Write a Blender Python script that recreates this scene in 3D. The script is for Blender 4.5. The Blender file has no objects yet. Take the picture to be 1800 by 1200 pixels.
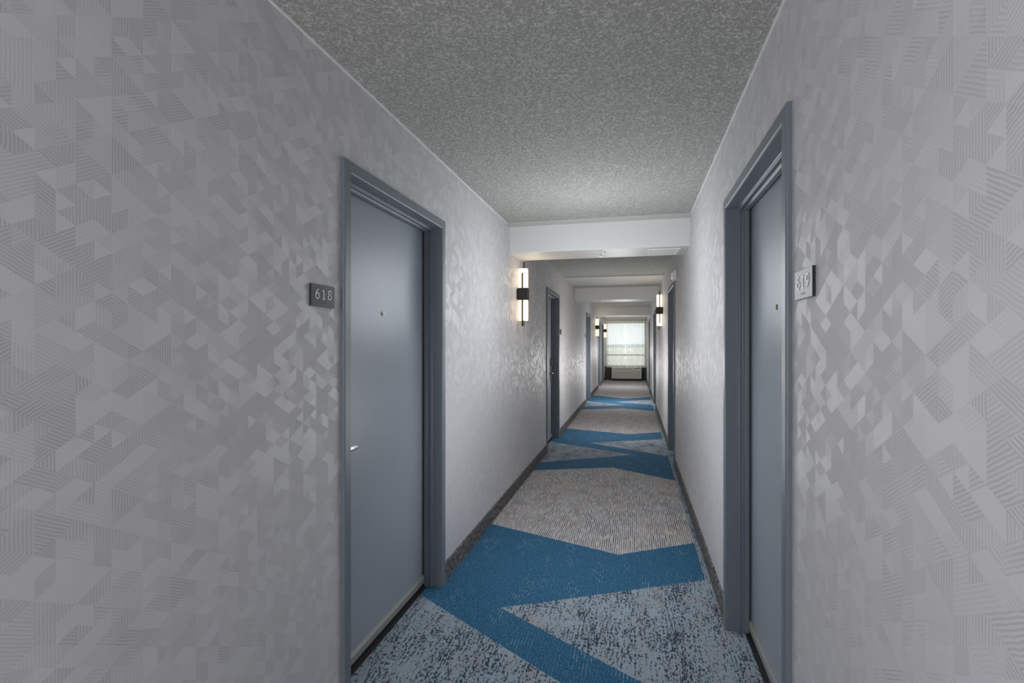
import bpy, math, random
from mathutils import Vector, Matrix
random.seed(7)
S = bpy.context.scene
C = S.collection

# ------------------------------------------------------------------ camera, world, lights, exposure
F_PX, VX, VY, EYE = 905.0, 1114.5, 602.5, 1.39
cam_d = bpy.data.cameras.new('camera')
cam_d.sensor_fit = 'HORIZONTAL'
cam_d.sensor_width = 36.0
cam_d.lens = 36.0 * F_PX / 1800.0
cam_d.shift_x = 0.0
cam_d.shift_y = (VY - 600.0) / 1800.0
cam_d.clip_start = 0.02
cam_d.clip_end = 6000
cam = bpy.data.objects.new('camera', cam_d)
C.objects.link(cam)
cam.location = (0, 0, EYE)
YAW = math.atan((VX - 900.0) / F_PX)
cam.rotation_euler = (math.pi / 2, 0, YAW)
S.camera = cam

world = bpy.data.worlds.new('sky')
S.world = world
world.use_nodes = True
wn = world.node_tree
bg = wn.nodes['Background']
bg.inputs['Color'].default_value = (0.86, 0.925, 1.0, 1)
bg.inputs['Strength'].default_value = 1.5

S.view_settings.view_transform = 'Standard'
S.view_settings.look = 'None'
S.view_settings.gamma = 1.0
S.view_settings.exposure = 0.42
S.view_settings.use_curve_mapping = False
S.cycles.use_denoising = True
S.cycles.max_bounces = 10
S.cycles.diffuse_bounces = 6
S.cycles.transparent_max_bounces = 12
S.cycles.sample_clamp_indirect = 6.0


def lamp(name, loc, power, radius, color):
    d = bpy.data.lights.new(name, 'POINT')
    d.energy = power
    d.shadow_soft_size = radius
    d.color = color
    o = bpy.data.objects.new(name, d)
    C.objects.link(o)
    o.location = loc
    return o


lamp('fill_light', (-0.30, 3.66, 1.76), 16.8, 0.36, (0.90, 0.945, 1.0))  # added fill lights from here down, unseen, with no fixture in the corridor
lamp('fill_light', (-0.30, 2.85, 0.95), 8.5, 0.36, (0.94, 0.965, 1.0))
lamp('fill_light', (-0.93, -1.3, 1.45), 84.0, 0.20, (0.985, 0.98, 1.0))
lamp('fill_light', (-0.30, 7.8, 1.05), 18.5, 0.30, (0.98, 0.97, 0.97))
lamp('fill_light', (-0.30, 12.3, 0.80), 32.0, 0.30, (0.99, 0.97, 0.96))
lamp('fill_light', (-0.30, 16.6, 1.1), 27.0, 0.25, (1.0, 0.98, 0.95))

# ------------------------------------------------------------------ dimensions
XL, XR = -1.075, 0.445          # wall faces
ZC = 2.43                       # ceiling
Y0, Y1 = -3.2, 19.80            # ends of the corridor


# ------------------------------------------------------------------ node helper
class NT:
    def __init__(self, name):
        self.m = bpy.data.materials.new(name)
        self.m.use_nodes = True
        self.t = self.m.node_tree
        self.b = self.t.nodes['Principled BSDF']
        self.out = self.t.nodes['Material Output']

    def n(self, kind, **kw):
        nd = self.t.nodes.new(kind)
        for k, v in kw.items():
            setattr(nd, k, v)
        return nd

    def put(self, sock, v):
        if isinstance(v, (int, float)):
            sock.default_value = v
        elif isinstance(v, (tuple, list)):
            v = tuple(v)
            if len(sock.default_value) == 4 and len(v) == 3:
                v = v + (1,)
            sock.default_value = v
        else:
            self.t.links.new(v, sock)

    def math(self, op, a, b=0.0, c=None):
        nd = self.n('ShaderNodeMath', operation=op)
        self.put(nd.inputs[0], a)
        self.put(nd.inputs[1], b)
        if c is not None:
            self.put(nd.inputs[2], c)
        return nd.outputs[0]

    def add(self, a, b): return self.math('ADD', a, b)
    def sub(self, a, b): return self.math('SUBTRACT', a, b)
    def mul(self, a, b): return self.math('MULTIPLY', a, b)
    def floor(self, a): return self.math('FLOOR', a)
    def gt(self, a, b): return self.math('GREATER_THAN', a, b)

    def xyz(self):
        tc = self.n('ShaderNodeTexCoord')
        s = self.n('ShaderNodeSeparateXYZ')
        self.t.links.new(tc.outputs['Object'], s.inputs[0])
        return s.outputs[0], s.outputs[1], s.outputs[2]

    def comb(self, a, b, c):
        nd = self.n('ShaderNodeCombineXYZ')
        for i, v in enumerate((a, b, c)):
            self.put(nd.inputs[i], v)
        return nd.outputs[0]

    def noise(self, vec, scale=1.0, detail=2.0, rough=0.5):
        nd = self.n('ShaderNodeTexNoise')
        self.put(nd.inputs['Vector'], vec)
        nd.inputs['Scale'].default_value = scale
        nd.inputs['Detail'].default_value = detail
        nd.inputs['Roughness'].default_value = rough
        return nd.outputs['Fac']

    def white(self, vec):
        nd = self.n('ShaderNodeTexWhiteNoise', noise_dimensions='3D')
        self.put(nd.inputs['Vector'], vec)
        return nd.outputs['Value'], nd.outputs['Color']

    def mix(self, f, a, b):
        nd = self.n('ShaderNodeMix', data_type='RGBA')
        self.put(nd.inputs['Factor'], f)
        self.put(nd.inputs['A'] if False else nd.inputs[6], a)
        self.put(nd.inputs[7], b)
        return nd.outputs[2]

    def mixf(self, f, a, b):
        nd = self.n('ShaderNodeMix', data_type='FLOAT')
        self.put(nd.inputs[0], f)
        self.put(nd.inputs[2], a)
        self.put(nd.inputs[3], b)
        return nd.outputs[0]

    def ramp(self, v, lo, hi):
        nd = self.n('ShaderNodeMapRange')
        nd.interpolation_type = 'SMOOTHSTEP'
        self.put(nd.inputs[0], v)
        nd.inputs[1].default_value = lo
        nd.inputs[2].default_value = hi
        return nd.outputs[0]

    def bump(self, h, strength, dist, normal=None):
        nd = self.n('ShaderNodeBump')
        nd.inputs['Strength'].default_value = strength
        nd.inputs['Distance'].default_value = dist
        self.put(nd.inputs['Height'], h)
        if normal is not None:
            self.put(nd.inputs['Normal'], normal)
        return nd.outputs[0]

    def set(self, **kw):
        for k, v in kw.items():
            k = {'color': 'Base Color', 'rough': 'Roughness', 'metal': 'Metallic', 'spec': 'Specular IOR Level',
                 'normal': 'Normal', 'emit': 'Emission Color', 'estr': 'Emission Strength',
                 'sheen': 'Sheen Weight', 'trans': 'Transmission Weight', 'coat': 'Coat Weight'}[k]
            self.put(self.b.inputs[k], v)
        return self.m


def plain(name, color, rough=0.5, metal=0.0, spec=0.5, mottle=0.06, scale=30.0, bump=0.0):
    n = NT(name)
    x, y, z = n.xyz()
    f = n.noise(n.comb(x, y, z), scale, 3)
    dark = tuple(c * (1 - mottle) for c in color)
    lite = tuple(min(1, c * (1 + mottle)) for c in color)
    n.set(color=n.mix(f, dark, lite), rough=rough, metal=metal, spec=spec)
    if bump:
        n.set(normal=n.bump(n.noise(n.comb(x, y, z), 260, 2), bump, 0.001))
    return n.m


def mat_wallpaper():
    n = NT('wallpaper')
    x, y, z = n.xyz()
    W = 0.036
    T = 0.57735
    s = W * 2 * T
    col = n.floor(n.mul(y, 1 / W))
    p = n.add(z, n.mul(y, T))
    q = n.sub(z, n.mul(y, T))
    a = n.floor(n.mul(p, 1 / s))
    b = n.floor(n.mul(q, 1 / s))
    # rhombi (two neighbouring triangles) of three orientations, otherwise the single triangle
    r_ab, _ = n.white(n.comb(a, b, 3.3))
    r_ca, _ = n.white(n.comb(col, a, 9.1))
    use_ab = n.gt(r_ab, 0.55)
    use_ca = n.mul(n.sub(1.0, use_ab), n.gt(r_ca, 0.5))
    i1 = n.mul(col, n.sub(1.0, use_ab))
    i2 = n.mul(b, n.sub(1.0, use_ca))
    # four triangles together in places
    a2, b2 = n.floor(n.mul(p, .5 / s)), n.floor(n.mul(q, .5 / s))
    c2_ = n.floor(n.mul(y, .5 / W))
    r_co, _ = n.white(n.comb(n.add(a2, 0.5), n.add(b2, 0.2), n.add(c2_, 0.7)))
    co = n.gt(r_co, 0.72)
    rnd, rc = n.white(n.comb(n.mixf(co, n.add(i1, 0.37), n.add(c2_, 700.3)), n.mixf(co, n.add(a, 0.11), n.add(a2, .6)),
                             n.mixf(co, n.add(i2, n.mul(use_ab, 0.25)), n.add(b2, .9))))
    sp = n.n('ShaderNodeSeparateColor')
    n.put(sp.inputs[0], rc)
    r1, r2, r3 = sp.outputs[0], sp.outputs[1], sp.outputs[2]
    # stripe direction per facet
    wob = n.mul(n.sub(n.noise(n.comb(x, y, z), 60, 1), 0.5), 0.004)
    pitch = 0.0066
    c1 = n.add(y, wob)
    c2 = n.add(n.mul(p, 0.866), wob)
    c3 = n.add(n.mul(q, 0.866), wob)
    sel1 = n.gt(r1, 0.36)
    sel2 = n.gt(r1, 0.68)
    cc = n.mixf(sel2, n.mixf(sel1, c1, c2), c3)
    st = n.math('SINE', n.mul(cc, 2 * math.pi / pitch))
    st = n.ramp(st, -0.35, 0.75)
    amp = n.add(n.mul(n.gt(r2, 0.25), n.mul(r2, 0.8)), 0.05)
    line = n.mul(st, amp)
    base = n.mix(n.add(n.mul(r3, 0.45), n.mul(n.ramp(amp, 0.15, 0.6), 0.55)), (0.600, 0.594, 0.606), (0.550, 0.541, 0.545))
    colr = n.mix(line, base, (0.425, 0.415, 0.417))
    # every facet of the woven foil leans a little its own way
    g = n.n('ShaderNodeNewGeometry')
    sub = n.n('ShaderNodeVectorMath', operation='SUBTRACT')
    n.put(sub.inputs[0], rc)
    sub.inputs[1].default_value = (0.5, 0.5, 0.5)
    scl = n.n('ShaderNodeVectorMath', operation='SCALE')
    n.put(scl.inputs[0], sub.outputs[0])
    scl.inputs['Scale'].default_value = 0.09
    ad = n.n('ShaderNodeVectorMath', operation='ADD')
    n.put(ad.inputs[0], scl.outputs[0])
    n.put(ad.inputs[1], g.outputs['Normal'])
    nm = n.n('ShaderNodeVectorMath', operation='NORMALIZE')
    n.put(nm.inputs[0], ad.outputs[0])
    matte = n.ramp(amp, 0.15, 0.6)
    n.set(color=colr, rough=n.mixf(matte, 0.52, 0.66), spec=n.mixf(matte, 0.55, 0.25), metal=n.mixf(matte, 0.12, 0.0),
          normal=n.bump(st, 0.10, 0.0006, nm.outputs[0]))
    return n.m


def mat_ceiling():
    n = NT('stippled_ceiling')
    x, y, z = n.xyz()
    v = n.comb(x, y, z)
    h = n.add(n.mul(n.noise(v, 92, 3, 0.55), 1.0), n.mul(n.noise(v, 170, 2), 0.5))
    hh = n.ramp(h, 0.55, 0.98)
    n.set(color=n.mix(hh, (0.38, 0.387, 0.352), (0.73, 0.735, 0.685)), rough=0.85, spec=0.25,
          normal=n.bump(hh, 1.0, 0.009))
    return n.m


def mat_mottled(name='mottled_steel_carpet', greyer=0.0):
    n = NT(name)
    x, y, z = n.xyz()
    sp = n.noise(n.comb(n.mul(x, 125), n.mul(y, 52), n.mul(z, 100)), 1.0, 3, 0.6)
    st = n.noise(n.comb(n.mul(x, 105), n.mul(y, 10), 4.0), 1.0, 2)
    patch = n.noise(n.comb(n.mul(x, 7), n.mul(y, 3.4), 1.0), 1.0, 2)
    tilev, _ = n.white(n.comb(n.floor(n.mul(x, 4)), n.floor(n.mul(y, 1.0)), 2.0))
    d = n.add(n.add(sp, n.mul(n.sub(st, 0.5), 0.55)), n.mul(n.sub(patch, 0.5), 0.32))
    dark = n.ramp(d, 0.505, 0.60)
    warm = n.ramp(n.add(n.noise(n.comb(n.mul(x, 13), n.mul(y, 5), 8.0), 1.0, 2), n.mul(n.sub(tilev, .5), .1)), 0.45, 0.68)
    base = n.mix(warm, (0.36, 0.435, 0.50), (0.39, 0.40, 0.43))
    fib = n.noise(n.comb(n.mul(x, 600), n.mul(y, 400), n.mul(z, 400)), 1.0, 2)
    base = n.mix(n.mul(fib, 0.55), base, (0.12, 0.15, 0.18))
    n.set(color=n.mix(n.mul(dark, 0.93), base, (0.014, 0.034, 0.055)), rough=0.95, spec=0.15,
          normal=n.bump(n.add(fib, dark), 0.5, 0.003))
    return n.m


def mat_blue():
    n = NT('teal_blue_carpet')
    x, y, z = n.xyz()
    fib = n.ramp(n.noise(n.comb(n.mul(x, 210), n.mul(y, 120), 0.0), 1.0, 3, 0.65), 0.3, 0.72)
    fleck = n.ramp(n.noise(n.comb(n.mul(x, 110), n.mul(y, 60), 5.0), 1.0, 3), 0.50, 0.66)
    patch = n.ramp(n.noise(n.comb(n.mul(x, 9), n.mul(y, 3.3), 2.0), 1.0, 2), 0.50, 0.66)
    ln = n.ramp(n.math('SINE', n.mul(x, 2 * math.pi / 0.0155)), 0.72, 0.98)
    dash = n.ramp(n.noise(n.comb(n.mul(x, 120), n.mul(y, 22), 7.0), 1.0, 3), 0.46, 0.56)
    base = n.mix(fib, (0.010, 0.052, 0.110), (0.055, 0.215, 0.370))
    base = n.mix(n.mul(fleck, 0.45), base, (0.012, 0.035, 0.07))
    lines = n.mul(n.mul(ln, dash), n.add(n.mul(patch, 0.70), 0.22))
    n.set(color=n.mix(lines, base, (0.36, 0.41, 0.44)), rough=0.95, spec=0.15, normal=n.bump(fib, 0.5, 0.003))
    return n.m


def mat_rib():
    n = NT('ribbed_taupe_carpet')
    x, y, z = n.xyz()
    ln = n.ramp(n.math('SINE', n.mul(x, 2 * math.pi / 0.0145)), -0.25, 0.65)
    brk = n.noise(n.comb(n.mul(x, 95), n.mul(y, 9), 7.0), 1.0, 4)
    patch = n.ramp(n.noise(n.comb(n.mul(x, 8), n.mul(y, 4.2), 2.0), 1.0, 3), 0.36, 0.62)
    fib = n.noise(n.comb(n.mul(x, 190), n.mul(y, 130), 0.0), 1.0, 3)
    warm = n.ramp(n.noise(n.comb(n.mul(x, 5), n.mul(y, 2.1), 12.0), 1.0, 2), 0.4, 0.65)
    base = n.mix(warm, (0.64, 0.63, 0.65), (0.66, 0.62, 0.585))
    base = n.mix(n.mul(n.ramp(fib, .3, .7), 0.62), base, (0.17, 0.16, 0.16))
    k = n.mul(n.mul(ln, n.ramp(brk, 0.34, 0.54)), n.add(n.mul(patch, 0.34), 0.62))
    n.set(color=n.mix(k, base, (0.035, 0.035, 0.042)), rough=0.95, spec=0.15, normal=n.bump(n.sub(fib, k), 0.5, 0.003))
    return n.m


def mat_base():
    n = NT('carpet_baseboard')
    x, y, z = n.xyz()
    sp = n.noise(n.comb(n.mul(x, 60), n.mul(y, 75), n.mul(z, 40)), 1.0, 3, 0.65)
    warm = n.noise(n.comb(1.0, n.mul(y, 6), 2.0), 1.0, 2)
    base = n.mix(n.ramp(warm, 0.4, 0.6), (0.17, 0.185, 0.205), (0.22, 0.19, 0.165))
    n.set(color=n.mix(n.ramp(sp, 0.42, 0.62), base, (0.025, 0.027, 0.030)), rough=0.95, spec=0.1,
          normal=n.bump(sp, 0.6, 0.004))
    return n.m


def emis(name, color, strength, rough=0.3):
    n = NT(name)
    n.set(color=tuple(c * 0.35 for c in color), rough=rough, emit=color, estr=strength)
    return n.m


def mat_curtain():
    n = NT('sheer_curtain_fabric')
    x, y, z = n.xyz()
    wv = n.noise(n.comb(n.mul(x, 60), n.mul(z, 3), 0.0), 1.0, 2)
    col = n.mix(wv, (0.84, 0.80, 0.66), (0.94, 0.92, 0.84))
    tr = n.n('ShaderNodeBsdfTranslucent')
    n.put(tr.inputs[0], col)
    df = n.n('ShaderNodeBsdfDiffuse')
    n.put(df.inputs[0], col)
    tp = n.n('ShaderNodeBsdfTransparent')
    m1 = n.n('ShaderNodeMixShader')
    m1.inputs[0].default_value = 0.4
    n.t.links.new(tr.outputs[0], m1.inputs[1])
    n.t.links.new(df.outputs[0], m1.inputs[2])
    m2 = n.n('ShaderNodeMixShader')
    m2.inputs[0].default_value = 0.30
    n.t.links.new(m1.outputs[0], m2.inputs[1])
    n.t.links.new(tp.outputs[0], m2.inputs[2])
    n.t.links.new(m2.outputs[0], n.out.inputs[0])
    return n.m


def mat_glass():
    n = NT('window_glass')
    tp = n.n('ShaderNodeBsdfTransparent')
    tp.inputs[0].default_value = (0.93, 0.96, 0.97, 1)
    gl = n.n('ShaderNodeBsdfGlossy')
    gl.inputs['Roughness'].default_value = 0.02
    m = n.n('ShaderNodeMixShader')
    m.inputs[0].default_value = 0.02
    n.t.links.new(tp.outputs[0], m.inputs[1])
    n.t.links.new(gl.outputs[0], m.inputs[2])
    n.t.links.new(m.outputs[0], n.out.inputs[0])
    return n.m


M = dict(
    paper=mat_wallpaper(), ceil=mat_ceiling(), mottled=mat_mottled(), blue=mat_blue(), rib=mat_rib(), base=mat_base(),
    white=plain('white_drywall_paint', (0.66, 0.665, 0.65), 0.45, spec=0.45, mottle=0.02),
    beam=plain('beam_paint', (0.60, 0.605, 0.585), 0.45, spec=0.45, mottle=0.02),
    greywhite=plain('shaded_ceiling_paint', (0.47, 0.475, 0.45), 0.6, spec=0.3, mottle=0.02),  # darker grey puts the shading at the beam top into the colour
    leaf=plain('blue_grey_door_paint', (0.285, 0.315, 0.352), 0.36, spec=0.5, mottle=0.03, scale=8, bump=0.05),
    frame=plain('slate_frame_paint', (0.150, 0.172, 0.198), 0.40, spec=0.5, mottle=0.04, scale=12, bump=0.06),
    sweep=plain('grey_sweep_metal', (0.33, 0.335, 0.32), 0.38, metal=0.3, mottle=0.05),
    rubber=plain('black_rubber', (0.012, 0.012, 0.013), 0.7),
    chrome=plain('satin_chrome', (0.72, 0.73, 0.75), 0.22, metal=1.0, mottle=0.02),
    brass=plain('aged_brass', (0.32, 0.27, 0.19), 0.3, metal=1.0, mottle=0.1),
    lens=plain('peephole_lens', (0.02, 0.02, 0.025), 0.08),
    sign=plain('charcoal_sign_plastic', (0.028, 0.030, 0.036), 0.34, spec=0.24, mottle=0.06, bump=0.04),
    digit=plain('silver_lettering', (0.62, 0.63, 0.66), 0.4, metal=0.2, mottle=0.03),
    bronze=plain('black_bronze', (0.010, 0.008, 0.007), 0.5, metal=0.2, mottle=0.15),
    bronze2=plain('brown_bronze_finial', (0.085, 0.060, 0.048), 0.35, metal=0.7, mottle=0.1),
    glow=emis('lit_alabaster_glass', (1.0, 0.80, 0.54), 1.35),
    plastic=plain('white_plastic', (0.70, 0.69, 0.66), 0.35, mottle=0.02),
    strobe=plain('clear_strobe_lens', (0.85, 0.83, 0.78), 0.1, mottle=0.03),
    dark=plain('charcoal_wall_paint', (0.035, 0.033, 0.036), 0.6),
    ptac=plain('putty_plastic', (0.56, 0.55, 0.49), 0.45, mottle=0.02),
    ptac2=plain('putty_grille', (0.40, 0.395, 0.35), 0.5, mottle=0.03),
    winf=plain('bronze_window_frame', (0.10, 0.095, 0.09), 0.4),
    seal=plain('white_caulk', (0.74, 0.74, 0.73), 0.5, mottle=0.02),
    curtain=mat_curtain(), glass=mat_glass(),
    ground=plain('dry_ground', (0.72, 0.68, 0.58), 0.9, mottle=0.35, scale=0.01),
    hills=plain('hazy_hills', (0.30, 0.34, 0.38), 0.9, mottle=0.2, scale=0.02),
)


# ------------------------------------------------------------------ mesh helper
class MB:
    def __init__(self):
        self.v, self.f, self.mi = [], [], []

    def face(self, idx, mi=0):
        self.f.append(tuple(idx)); self.mi.append(mi)

    def box(self, x0, x1, y0, y1, z0, z1, mi=0):
        x0, x1 = min(x0, x1), max(x0, x1)
        y0, y1 = min(y0, y1), max(y0, y1)
        n = len(self.v)
        self.v += [(x0, y0, z0), (x1, y0, z0), (x1, y1, z0), (x0, y1, z0), (x0, y0, z1), (x1, y0, z1), (x1, y1, z1), (x0, y1, z1)]
        for q in ((0, 3, 2, 1), (4, 5, 6, 7), (0, 1, 5, 4), (1, 2, 6, 5), (2, 3, 7, 6), (3, 0, 4, 7)):
            self.face([n + i for i in q], mi)
        return self

    def loft(self, rings, close=True, caps=True, mi=0):
        n = len(self.v)
        k = len(rings[0])
        for r in rings:
            self.v += [tuple(p) for p in r]
        for i in range(len(rings) - 1):
            for j in range(k if close else k - 1):
                a = n + i * k + j
                b = n + i * k + (j + 1) % k
                self.face((a, b, b + k, a + k), mi)
        if caps:
            self.face([n + j for j in range(k)][::-1], mi)
            self.face([n + (len(rings) - 1) * k + j for j in range(k)], mi)
        return self

    def lathe(self, c, axis, prof, seg=24, mi=0):
        """prof: (distance along axis, radius)"""
        ax = Vector(axis).normalized()
        u = ax.orthogonal().normalized()
        w = ax.cross(u)
        rings = []
        for d, r in prof:
            rings.append([Vector(c) + ax * d + (u * math.cos(t) + w * math.sin(t)) * max(r, 1e-5)
                          for t in [2 * math.pi * i / seg for i in range(seg)]])
        return self.loft(rings, mi=mi)

    def tube(self, pts, rad, seg=12, mi=0):
        pts = [Vector(p) for p in pts]
        rings = []
        for i, p in enumerate(pts):
            t = (pts[min(i + 1, len(pts) - 1)] - pts[max(i - 1, 0)]).normalized()
            u = Vector((0, 0, 1)).cross(t)
            if u.length < 0.1:
                u = Vector((0, 1, 0)).cross(t)
            u.normalize()
            w = t.cross(u)
            rr = rad[i] if isinstance(rad, (list, tuple)) else rad
            rings.append([p + (u * math.cos(a) + w * math.sin(a)) * rr for a in [2 * math.pi * k / seg for k in range(seg)]])
        return self.loft(rings, mi=mi)

    def build(self, name, mats, parent=None, bevel=0.0, smooth=False, recalc=True, origin=None):
        me = bpy.data.meshes.new(name)
        me.from_pydata(self.v, [], self.f)
        if not isinstance(mats, (list, tuple)):
            mats = [mats]
        for m in mats:
            me.materials.append(m)
        for p, i in zip(me.polygons, self.mi):
            p.material_index = i
            p.use_smooth = smooth
        me.update()
        if recalc:
            import bmesh
            bm = bmesh.new()
            bm.from_mesh(me)
            bmesh.ops.recalc_face_normals(bm, faces=bm.faces)
            bm.to_mesh(me)
            bm.free()
        o = bpy.data.objects.new(name, me)
        C.objects.link(o)
        if parent is not None:
            o.parent = parent
            o.matrix_parent_inverse = parent.matrix_world.inverted() if False else Matrix.Translation(-Vector(ROOTLOC.get(parent.name, (0, 0, 0))))
        if bevel:
            b = o.modifiers.new('bevel', 'BEVEL')
            b.width = bevel
            b.segments = 2
            b.limit_method = 'ANGLE'
            b.angle_limit = math.radians(40)
        return o


ROOTLOC = {}


def tag(o, label=None, cat=None, kind=None, group=None):
    if label: o['label'] = label
    if cat: o['category'] = cat
    if kind: o['kind'] = kind
    if group: o['group'] = group
    return o


def thing(name, loc, label, cat, kind=None, group=None):
    o = bpy.data.objects.new(name, None)
    o.empty_display_size = 0.1
    C.objects.link(o)
    o.location = loc
    ROOTLOC[o.name] = tuple(loc)
    return tag(o, label, cat, kind, group)


# ------------------------------------------------------------------ doors: plan
# (side, outer y0, outer y1, handle side, label)
DOORS = [
    ('L', 1.737, 2.805, 'near', 'blue-grey door with peephole and silver lever, beside the 618 sign on the left wall'),
    ('R', 1.635, 2.715, 'near', 'blue-grey door with peephole beside the 619 sign on the right wall'),
    ('L', 6.40, 7.50, 'far', 'blue-grey door with black lock on the left wall, just past the nearest lit sconce'),
    ('R', 5.98, 7.02, 'near', 'blue-grey door on the right wall below the small white strobe'),
    ('L', 11.90, 13.05, 'near', 'blue-grey door on the left wall between the second beam and the second left sconce'),
    ('R', 11.10, 12.25, 'near', 'blue-grey door on the right wall just beyond the right-hand sconce'),
    ('L', 15.95, 17.05, 'near', 'far narrow-looking door on the left wall just past the second left sconce'),
    ('R', 15.20, 16.35, 'near', 'farthest door on the right wall, close to the window'),
    ('L', 17.60, 18.72, 'near', 'farthest door on the left wall, just before the last sconce'),
]
FW, FT = 0.050, 2.09            # casing width, top of the frame


# ------------------------------------------------------------------ room shell
def wall(side):
    mb = MB()
    xw = XL if side == 'L' else XR
    s = -1 if side == 'L' else 1
    x_in, x_out = xw, xw + s * 0.16
    ds = sorted([(d[1] + 0.02, d[2] - 0.02) for d in DOORS if d[0] == side])
    y = Y0
    for a, b in ds:
        mb.box(x_in, x_out, y, a, 0, ZC + 0.1)
        mb.box(x_in, x_out, a, b, FT - 0.02, ZC + 0.1)
        y = b
    mb.box(x_in, x_out, y, Y1 + 0.2, 0, ZC + 0.1)
    mb.box(x_out, x_out + s * 0.05, Y0, Y1 + 0.2, 0, ZC + 0.1)
    return mb


tag(wall('L').build('wall_left', M['paper']), 'left corridor wall with pale grey faceted wallpaper', 'wall', 'structure')
tag(wall('R').build('wall_right', M['paper']), 'right corridor wall with pale grey faceted wallpaper', 'wall', 'structure')

# ceiling: stippled field up to the first beam, smooth strip before each beam
mb = MB()
mb.box(XL - .16, XR + .16, Y0, Y1 + .2, ZC, ZC + 0.1)
tag(mb.build('ceiling', M['ceil']), 'grey stippled textured ceiling', 'ceiling', 'structure')

# beams
for i, (a, b, zb, lab) in enumerate([
        (4.45, 4.89, 2.187, 'nearest white drywall beam crossing the ceiling'),
        (9.66, 10.18, 2.187, 'second white drywall beam crossing the ceiling'),
        (15.25, 16.1, 2.187, 'farthest white drywall beam near the window')]):
    mb = MB().box(XL - .01, XR + .01, a, b, zb, ZC + .02)
    tag(mb.build('trim_%d' % (i + 1), M['beam'], bevel=0.006), lab, 'beam', 'structure')
mb = MB().box(XL - .01, XR + .01, 4.335, 4.46, 2.418, ZC + .01)
tag(mb.build('trim_4', M['greywhite']), 'narrow smooth strip where the stippled ceiling meets the nearest beam', 'trim', 'structure')
mb = MB().box(XL - .01, XR + .01, 8.10, 9.67, 2.414, ZC + .01)
tag(mb.build('trim_5', M['greywhite']), 'smooth lowered ceiling panel in front of the second beam', 'trim', 'structure')
# caulk line along both ceiling edges
for nm, x0, x1, lab in (('trim_6', XL - .001, XL + .006, 'thin white caulk line between left wall and ceiling'),
                        ('trim_7', XR - .006, XR + .001, 'thin white caulk line between right wall and ceiling')):
    mb = MB().box(x0, x1, Y0, 4.335, ZC - .006, ZC + .001)
    tag(mb.build(nm, M['seal']), lab, 'trim', 'structure')


# floor
def yat(p, q, x):
    return p[1] + (q[1] - p[1]) * (x - p[0]) / (q[0] - p[0])


BANDS = [
    dict(gl=[(-1.05, .75), (-.24, 1.20), (.45, .80)], ll=(-1.05, 1.2), A=(.05, 1.874), lu=(-1.053, 2.589),
         B=(-.681, 2.616), rl=(.035, 2.172), ru=(.430, 3.213), far=[(-1.055, 3.809), (-.10, 3.452), (.447, 3.802)]),
    dict(gl=[(-1.04, 5.54), (-.24, 5.85), (.47, 5.40)], ll=(-1.05, 5.91), A=(-.03, 6.57), lu=(-1.06, 7.14),
         B=(-.60, 7.22), rl=(.45, 6.57), ru=(.45, 7.78), far=[(-1.10, 8.36), (-.07, 8.05), (.46, 8.37)]),
    dict(gl=[(-1.07, 10.80), (-.22, 11.19), (.45, 10.88)], ll=(-1.03, 11.35), A=(-.20, 11.78), lu=(-1.08, 12.42),
         B=(-.45, 12.38), rl=(.47, 11.97), ru=(.43, 13.09), far=[(-1.07, 13.80), (-.23, 13.21), (.46, 13.72)]),
]
LX, MX, RX = XL - .16, 0.405, XR + .16
mb = MB()


def poly(pts, mi):
    n = len(mb.v)
    mb.v.extend([(p[0], p[1], 0.0) for p in pts])
    mb.face(range(n, n + len(pts)), mi)


prev = [(LX, Y0), (MX, Y0)]
for b in BANDS:
    g = [(LX, yat(b['gl'][0], b['gl'][1], LX)), b['gl'][1], (MX, yat(b['gl'][1], b['gl'][2], MX))]
    f = [(LX, yat(b['far'][0], b['far'][1], LX)), b['far'][1], (MX, yat(b['far'][1], b['far'][2], MX))]
    ll = (LX, yat(b['ll'], b['A'], LX))
    lu = (LX, yat(b['lu'], b['A'], LX))
    rl = (MX, yat(b['B'], b['rl'], MX))
    ru = (MX, yat(b['B'], b['ru'], MX))
    poly(prev + g[::-1], 2)
    poly(g + [rl, b['B'], ru] + f[::-1] + [lu, b['A'], ll], 1)
    poly([ll, b['A'], lu], 0)
    poly([b['B'], rl, ru], 0)
    prev = f
poly(prev + [(MX, Y1 + .2), (LX, Y1 + .2)], 2)
poly([(MX, Y0), (RX, Y0), (RX, Y1 + .2), (MX, Y1 + .2)], 0)
n0 = len(mb.v)
mb.v += [(LX, Y0, -.12), (RX, Y0, -.12), (RX, Y1 + .2, -.12), (LX, Y1 + .2, -.12)]
mb.face((n0, n0 + 3, n0 + 2, n0 + 1), 2)
fl = mb.build('floor', [M['mottled'], M['blue'], M['rib']], recalc=False)
for p in fl.data.polygons:
    if p.normal.z < 0 and p.center.z > -.05:
        p.flip()
tag(fl, 'patterned carpet floor of taupe, blue and speckled steel bands', 'floor', 'structure')


def baseboard(side):
    mb = MB()
    xw = XL if side == 'L' else XR
    s = -1 if side == 'L' else 1
    ds = sorted([(d[1], d[2]) for d in DOORS if d[0] == side])
    y = Y0
    H, t = 0.112, 0.010

    def seg(a, b):
        pr = [(0, 0), (t, 0), (t, H - .006), (t * .6, H - .001), (0, H)]
        rings = [[(xw - s * d, yy, z) for d, z in pr] for yy in (a, b)]
        mb.loft(rings)
    for a, b in ds:
        seg(y, a)
        y = b
    seg(y, Y1)
    return mb


tag(baseboard('L').build('baseboard_left', M['base']), 'dark carpet baseboard along the left wall', 'baseboard', 'structure')
tag(baseboard('R').build('baseboard_right', M['base']), 'dark carpet baseboard along the right wall', 'baseboard', 'structure')

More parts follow.
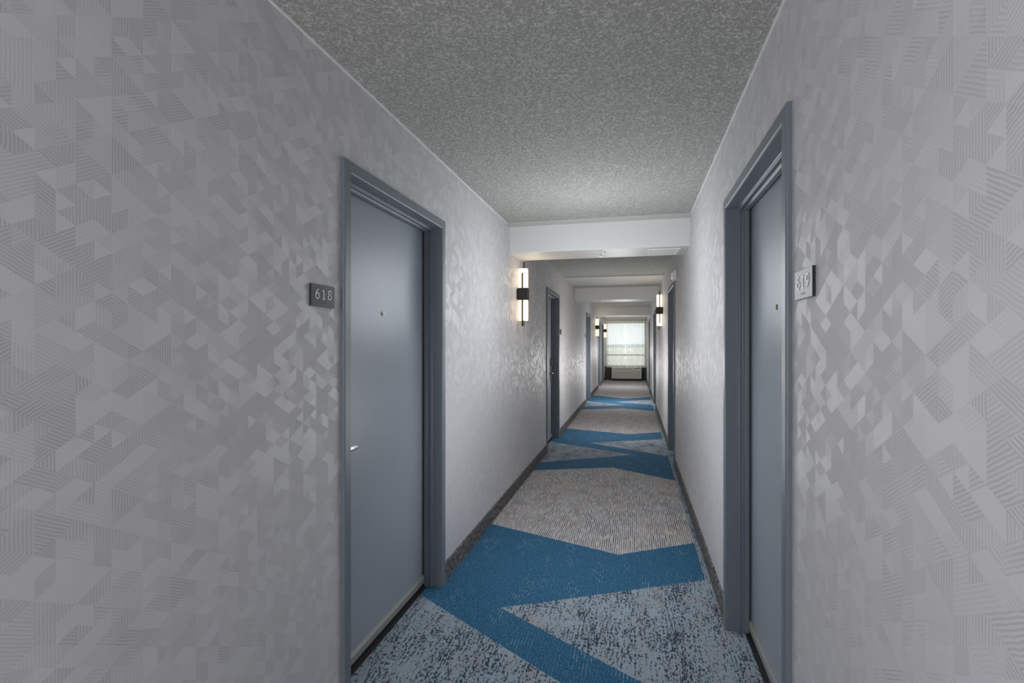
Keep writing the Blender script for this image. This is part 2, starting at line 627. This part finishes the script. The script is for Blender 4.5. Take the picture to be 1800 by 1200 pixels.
# back wall behind the camera
mb = MB().box(XL - .2, XR + .2, Y0 - .15, Y0, 0, ZC + .1)
tag(mb.build('wall_back', M['paper']), 'corridor wall behind the camera', 'wall', 'structure')

# end wall with the window opening
WX0, WX1, WZ0, WZ1 = -1.03, 0.415, 0.50, 2.17
mb = MB()
mb.box(XL - .2, XR + .2, Y1, Y1 + .15, WZ1, ZC + .1)
mb.box(XL - .2, WX0, Y1, Y1 + .15, 0.47, WZ1)
mb.box(WX1, XR + .2, Y1, Y1 + .15, 0.47, WZ1)
mb.box(XL - .2, XR + .2, Y1, Y1 + .15, 0, WZ0, 1)
tag(mb.build('wall_end', [M['white'], M['dark']]), 'end wall around the window, charcoal below the sill', 'wall', 'structure')
w = tag(MB().box(WX0, WX1, Y1 + .075, Y1 + .081, WZ0, WZ1).build('window_1', M['glass']), 'wide window at the end of the corridor behind the curtains', 'window', 'structure')
mb = MB()
yf0, yf1 = Y1 + .05, Y1 + .10
mb.box(WX0, WX1, yf0, yf1, WZ0, WZ0 + .05)
mb.box(WX0, WX1, yf0, yf1, WZ1 - .04, WZ1)
mb.box(WX0, WX0 + .04, yf0, yf1, WZ0, WZ1)
mb.box(WX1 - .04, WX1, yf0, yf1, WZ0, WZ1)
mb.box(WX0, WX1, yf0, yf1, .905, .965)
mb.build('window_frame', M['winf'], w, bevel=.004)

# outside
mb = MB()
mb.v += [(-4000, Y1 + 5, -17), (4000, Y1 + 5, -17), (4000, 5000, -17), (-4000, 5000, -17)]
mb.face((0, 1, 2, 3))
tag(mb.build('ground', M['ground']), 'pale dry ground far below outside the window', 'ground', 'structure')
mb = MB()
rings = []
for i in range(81):
    xx = -2400 + 60 * i
    hh = 6 + 9 * (math.sin(i * .45) * .5 + .5) + random.random() * 5
    rings.append([(xx, 2000, -17), (xx, 2100, -17 + hh), (xx, 2400, -17 + hh * 1.3), (xx, 2700, -17)])
mb.loft(rings, close=False, caps=False)
tag(mb.build('hills', M['hills'], smooth=True), 'hazy low hills on the horizon outside the window', 'hills', 'structure')


# ------------------------------------------------------------------ doors
def door(idx, side, ya, yb, hside, label):
    xw = XL if side == 'L' else XR
    s = -1 if side == 'L' else 1

    def X(d):
        return xw - s * d
    a, b, top = ya + FW, yb - FW, FT - FW       # clear opening
    root = thing('door_%d' % idx, (X(-.10), (a + b) / 2, 0), label, 'door', 'structure')
    # frame: pressed-steel double rabbet profile swept round the opening
    prof = [(FW, -.01), (FW, .011), (FW - .002, .015), (FW - .006, .017), (.006, .017), (.002, .015), (0, .011), (0, -.040), (-.004, -.044), (-.010, -.044),
            (-.013, -.047), (-.013, -.052), (-.007, -.055), (-.007, -.066), (-.014, -.070), (-.018, -.073), (-.018, -.090), (.04, -.090)]
    path = []
    for (o, d) in prof:
        path.append((o, d))
    rings = []
    rings.append([(X(d), a - o, 0.0) for o, d in path])
    rings.append([(X(d), a - o, top + o) for o, d in path])
    rings.append([(X(d), b + o, top + o) for o, d in path])
    rings.append([(X(d), b + o, 0.0) for o, d in path])
    MB().loft(rings).build('door_frame', M['frame'], root, bevel=.0015)
    # leaf
    g = .002
    leaf = MB().box(X(-.100), X(-.145), a - .010, b + .010, .030, top + .008).build('door_leaf', M['leaf'], root, bevel=.002)
    # sweep along the bottom
    pr = [(0, .026), (.012, .026), (.013, .056), (.005, .069), (0, .069)]
    rings = [[(X(-.100 + d), yy, z) for d, z in pr] for yy in (a + .004, b - .004)]
    tag(MB().loft(rings).build('door_sweep', M['sweep'], root), 'pale grey metal strip along the bottom of the door')
    MB().box(X(-.072), X(-.104), a + .002, b - .002, 0, .005).build('gap_shadow_strip', M['rubber'], root)  # flat black strip added as the dark shadow zone under the door
    MB().box(X(-.104), X(-.145), a - .01, b + .01, .002, .030).build('sweep_brush', M['rubber'], root)
    # peephole in the middle
    ym, zp = (a + b) / 2 + .002, 1.530
    if idx == 1: ym = 2.262
    if idx == 2: ym = 2.205
    nx = (-s, 0, 0)
    ph = MB().lathe((X(-.100), ym, zp), nx, [(0, .011), (.003, .011), (.0045, .0095), (.0045, .0065), (.003, .006)], 28).build(
        'peephole', M['brass'], root, smooth=False)
    MB().lathe((X(-.0965), ym, zp), nx, [(0, .006), (.001, .0055), (.0015, .003), (.0017, .0)], 20).build('lens', M['lens'], ph, smooth=True)
    # lever handle
    hd = 1 if hside == 'near' else -1
    yr = a + .062 if hside == 'near' else b - .062
    zh = 0.955
    tag(MB().lathe((X(-.100), yr, zh), nx, [(0, .026), (.006, .026), (.009, .023), (.009, .012), (.042, .010)], 28).build(
        'handle_rose', M['chrome'], root, smooth=False), 'round chrome plate behind the lever')
    pts = []
    rad = []
    for i in range(13):
        t = i / 12
        pts.append((X(-.060 + .006 * math.sin(t * 3.1) - .004 * t), yr + hd * (-.012 + .125 * t), zh + .001 * math.sin(t * 6)))
        rad.append(.0125 * (1 - .12 * t) if 0 < i < 12 else .004)
    tag(MB().tube(pts, rad, 16).build('lever_handle', M['chrome'], root, smooth=True), 'silver lever handle')
    if hside == 'far':
        tag(MB().box(X(-.100), X(-.078), yr - .036, yr + .036, 1.07, 1.155).build('lock_reader', M['bronze'], root, bevel=.012),
            'black key card reader above the lever')
        MB().box(X(-.100), X(-.088), yr - .03, yr + .03, .84, 1.07).build('lock_plate', M['bronze2'], root, bevel=.006)
    # screws of the far jamb
    if idx == 2:
        for k in range(9):
            MB().lathe((X(-.081), b + .0175, .30 + k * .21), (0, -1, 0), [(-.001, .0035), (.0012, .003), (.0014, .0)], 10).build(
                'frame_screw', M['rubber'], root)
    return root


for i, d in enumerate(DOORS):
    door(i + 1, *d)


# ------------------------------------------------------------------ room signs
def arc(cx, cy, rx, ry, a0, a1, n=18):
    return [(cx + rx * math.cos(math.radians(a0 + (a1 - a0) * i / n)), cy + ry * math.sin(math.radians(a0 + (a1 - a0) * i / n))) for i in range(n + 1)]


GL = {   # strokes in a 0..1 high cell about .6 wide
    '6': [arc(.30, .30, .26, .30, 0, 360, 28), arc(.62, .34, .58, .66, 180, 104, 14) + [(.50, .965)]],
    '1': [[(.08, .84), (.24, .92), (.32, 1.0), (.32, 0.0)], [(.12, .0), (.52, .0)]],
    '8': [arc(.30, .265, .26, .265, 0, 360, 28), arc(.30, .76, .195, .235, 0, 360, 24)],
    '9': [arc(.30, .70, .26, .30, 0, 360, 28), arc(-.02, .66, .58, .66, 0, -76, 14) + [(.10, .035)]],
}


def ribbon(mb, pts, wid, to3, d0, d1):
    closed = (abs(pts[0][0] - pts[-1][0]) < 1e-4 and abs(pts[0][1] - pts[-1][1]) < 1e-4)
    P = [Vector(p) for p in pts]
    if closed:
        P = P[:-1]
    n = len(P)
    rings = []
    for i in range(n):
        if closed:
            t = P[(i + 1) % n] - P[i - 1]
        else:
            t = P[min(i + 1, n - 1)] - P[max(i - 1, 0)]
        t.normalize()
        nn = Vector((-t.y, t.x)) * wid / 2
        l, r = P[i] + nn, P[i] - nn
        rings.append([to3(l.x, l.y, d0), to3(l.x, l.y, d1), to3(r.x, r.y, d1), to3(r.x, r.y, d0)])
    if closed:
        rings.append(rings[0])
    mb.loft(rings, caps=not closed)


def sign(side, y0, y1, z0, z1, text, label):
    xw = XL if side == 'L' else XR
    s = -1 if side == 'L' else 1
    root = thing('room_sign', (xw, (y0 + y1) / 2, z0), label, 'sign')
    MB().box(xw, xw - s * .008, y0, y1, z0, z1).build('sign_plate', M['sign'], root, bevel=.0008)
    if text:
        H = (z1 - z0) * .43
        cw = H * .68
        gap = H * .44
        tot = 3 * cw + 2 * gap
        ym = (y0 + y1) / 2
        zb = z0 + (z1 - z0) * .36
        for k, ch in enumerate(text):
            def to3(u, v, d, k=k):
                off = -tot / 2 + k * (cw + gap) + u * H * 1.12
                # left wall is read towards +y, right wall towards -y
                yy = ym + off if side == 'L' else ym - off
                return (xw - s * d, yy, zb + v * H)
            mb = MB()
            for st in GL[ch]:
                ribbon(mb, st, .085, to3, .0075, .0095)
            mb.build('digit', M['digit'], root)
        dots = MB()
        for k, (u, v) in enumerate([(-.016, 0), (-.016, .003), (-.010, 0), (-.004, .003), (-.001, 0), (.005, .003), (.005, 0), (.011, 0), (.011, .003), (.014, .003)]):
            yy = (y0 + y1) / 2 + u * (1 if side == 'L' else -1)
            dots.lathe((xw - s * .008, yy, z0 + .012 + v), (-s, 0, 0), [(0, .0011), (.0006, .0008), (.0008, 0)], 8)
        dots.build('braille_dots', M['sign'], root)
    return root


sign('L', 1.545, 1.686, 1.517, 1.593, '618', 'charcoal room sign reading 618 on the left wall')
sign('R', 1.437, 1.582, 1.508, 1.586, '619', 'charcoal room sign reading 619 on the right wall')
sign('L', 7.62, 7.76, 1.517, 1.593, '', 'small sign plate on the left wall just past the second left door')
sign('L', 11.66, 11.80, 1.517, 1.593, '', 'small sign plate on the left wall before the third left door')


# ------------------------------------------------------------------ sconces
def sconce(side, y, zc, flip, label):
    xw = XL if side == 'L' else XR
    s = -1 if side == 'L' else 1
    k = -1 if flip else 1
    root = thing('wall_sconce', (xw, y, zc - .30), label, 'wall lamp')

    def B(mb, d0, d1, u0, u1, z0, z1):
        zz = sorted((zc + k * z0, zc + k * z1))
        mb.box(xw - s * d0, xw - s * d1, y + u0, y + u1, zz[0], zz[1])
        return mb
    B(MB(), 0, .012, -.035, .035, -.050, .050).build('wall_plate', M['bronze'], root, bevel=.002)
    B(MB(), .010, .106, -.042, .042, -.057, .057).build('center_block', M['bronze'], root, bevel=.003)
    # flat bar between the two rows of glass; it passes the lower end of the glass
    B(MB(), .047, .061, -.034, .034, -.302, .198).build('center_bar', M['bronze'], root, bevel=.0015)
    B(MB(), .056, .072, -.009, .009, .235, .300).build('finial', M['bronze2'], root, bevel=.002)
    for (z0, z1) in ((.057, .240), (-.250, -.057)):
        for (d0, d1) in ((.014, .047), (.061, .097)):
            B(MB(), d0, d1, -.030, .030, z0, z1).build('glass_slab', M['glow'], root, bevel=.002)
    B(MB(), .047, .061, -.030, .030, .198, .240).build('glass_bridge', M['glow'], root, bevel=.001)
    for zz in (.15, -.15):
        lamp('sconce_lamp', (xw - s * .15, y, zc + k * zz), 1.1, 0.09, (1.0, 0.82, 0.62))
    return root


sconce('L', 4.76, 1.850, False, 'nearest lit double-bar sconce, on the left wall under the first beam')
sconce('R', 8.45, 1.900, True, 'lit double-bar sconce on the right wall')
sconce('L', 14.90, 1.835, False, 'second lit sconce on the left wall, before the far doors')
sconce('L', 19.05, 1.835, False, 'farthest lit sconce on the left wall, next to the curtain')

# ------------------------------------------------------------------ strobe on the right wall
root = thing('alarm_strobe', (XR, 5.85, 2.05), 'small white alarm strobe high on the right wall', 'alarm')
MB().box(XR, XR - .035, 5.80, 5.90, 2.065, 2.175).build('housing', M['plastic'], root, bevel=.006)
MB().loft([[(XR - .035, 5.825, 2.085), (XR - .035, 5.875, 2.085), (XR - .035, 5.875, 2.155), (XR - .035, 5.825, 2.155)],
           [(XR - .055, 5.832, 2.092), (XR - .055, 5.868, 2.092), (XR - .055, 5.868, 2.148), (XR - .055, 5.832, 2.148)]]).build(
    'strobe_lens', M['strobe'], root, bevel=.003)

# ------------------------------------------------------------------ sprinklers under beams
def sprinkler(x, y, z, label):
    root = thing('sprinkler_head', (x, y, z), label, 'sprinkler')
    MB().lathe((x, y, z), (0, 0, -1), [(0, .040), (.003, .040), (.008, .030), (.010, .014), (.010, .008)], 28).build('escutcheon', M['plastic'], root, smooth=True)
    mb = MB().lathe((x, y, z - .008), (0, 0, -1), [(0, .008), (.014, .007), (.014, .004), (.026, .004)], 14)
    mb.lathe((x, y, z - .034), (0, 0, -1), [(0, .015), (.0015, .015)], 20)
    for sx in (-1, 1):
        mb.tube([(x + sx * .006, y, z - .012), (x + sx * .012, y, z - .022), (x + sx * .003, y, z - .034)], .0018, 8)
    mb.build('deflector', M['chrome'], root)


sprinkler(-.285, 4.60, 2.187, 'sprinkler head under the nearest beam')
sprinkler(-.62, 9.86, 2.187, 'sprinkler head under the second beam')

# vent in the underside of the nearest beam
root = thing('air_vent', (.255, 4.67, 2.187), 'white rectangular vent under the right end of the nearest beam', 'vent')
mb = MB()
x0, x1, y0, y1 = .115, .385, 4.53, 4.84
for (p, q, r, t) in ((x0, x1, y0, y0 + .03), (x0, x1, y1 - .03, y1), (x0, x0 + .03, y0 + .03, y1 - .03), (x1 - .03, x1, y0 + .03, y1 - .03)):
    mb.box(p, q, r, t, 2.179, 2.188)
mb.build('vent_frame', M['plastic'], root, bevel=.002)
mb = MB()
for k in range(9):
    yy = y0 + .042 + k * .0275
    mb.box(x0 + .03, x1 - .03, yy, yy + .016, 2.1815, 2.1865)
mb.build('louvers', M['plastic'], root)


# ------------------------------------------------------------------ curtains
def curtain(x0, x1, seed, label, gather=1.0):
    rnd = random.Random(seed)
    yc = Y1 - .14
    n = 130
    ph = [rnd.random() * 6.28 for _ in range(4)]
    rows = 26
    zt, zb = 2.19, .475
    mb = MB()
    for j in range(rows + 1):
        v = j / rows
        z = zt + (zb - zt) * v
        for i in range(n + 1):
            u = i / n
            x = x0 + (x1 - x0) * u
            w = math.sin(u * 46 * (x1 - x0) / .75 + ph[0] + .5 * math.sin(u * 9 + ph[1]))
            w2 = math.sin(u * 27 + ph[2] + v * .6)
            amp = .026 + .012 * v
            x += .006 * math.sin(v * 4 + ph[3]) * v
            mb.v.append((x, yc + amp * w + .012 * w2 * v, z))
    for j in range(rows):
        for i in range(n):
            a = j * (n + 1) + i
            mb.face((a, a + 1, a + n + 2, a + n + 1))
    o = mb.build('curtain', M['curtain'], smooth=True, recalc=False)
    return tag(o, label, 'curtain')


curtain(-1.02, -.334, 3, 'left panel of the sheer white window curtains')
curtain(-.322, .43, 9, 'right panel of the sheer white window curtains')
root = thing('curtain_rail', (-.3, Y1 - .14, 2.19), 'slim white curtain rail above the window', 'curtain rail')
MB().box(-1.05, .44, Y1 - .165, Y1 - .115, 2.19, 2.215).build('track', M['plastic'], root, bevel=.003)
for xx in (-1.0, -.3, .39):
    MB().box(xx - .012, xx + .012, Y1 - .15, Y1, 2.215, 2.235).build('bracket', M['plastic'], root)

# ------------------------------------------------------------------ wall air conditioner under the window
PX0, PX1, PY0, PY1 = -.800, .265, 19.30, Y1
PZ0, PZ1 = .075, .470
root = thing('air_conditioner', (-.2675, 19.55, 0), 'putty-coloured wall air conditioner below the curtains', 'air conditioner')
pr = [(PY1, PZ0), (PY0 + .02, PZ0), (PY0, PZ0 + .03), (PY0, PZ1 - .07), (PY0 + .05, PZ1), (PY1, PZ1)]
MB().loft([[(xx, y, z) for y, z in pr] for xx in (PX0, PX1)]).build('cabinet', M['ptac'], root, bevel=.006)
mb = MB()
for k in range(40):
    xx = PX0 + .05 + k * .0242
    mb.box(xx, xx + .014, PY0 - .006, PY0 + .002, PZ0 + .05, PZ1 - .11)
mb.build('front_grille', M['ptac2'], root)
# sloped top: outlet louvres on the left, control lid on the right
def slope(u0, u1, t0, t1, h, name, mat):
    a = Vector((0, PY0, PZ1 - .07)); b = Vector((0, PY0 + .05, PZ1)); d = b - a
    nrm = Vector((0, -d.z, d.y)).normalized() * h
    rr = []
    for xx in (u0, u1):
        p, q = a + d * t0, a + d * t1
        rr.append([(xx, p.y, p.z), (xx, q.y, q.z), (xx, (q + nrm).y, (q + nrm).z), (xx, (p + nrm).y, (p + nrm).z)])
    return MB().loft(rr).build(name, mat, root)
for k in range(5):
    slope(PX0 + .06, PX0 + .72, .08 + k * .18, .18 + k * .18, .004, 'outlet_louver', M['ptac2'])
slope(PX0 + .77, PX1 - .05, .1, .5, .005, 'control_lid', M['plastic'])
slope(PX0 + .79, PX1 - .06, .6, .9, .004, 'control_panel', M['rubber'])
MB().box(PX0 + .03, PX1 - .03, PY0 + .03, PY1, 0, PZ0).build('subbase', M['rubber'], root)
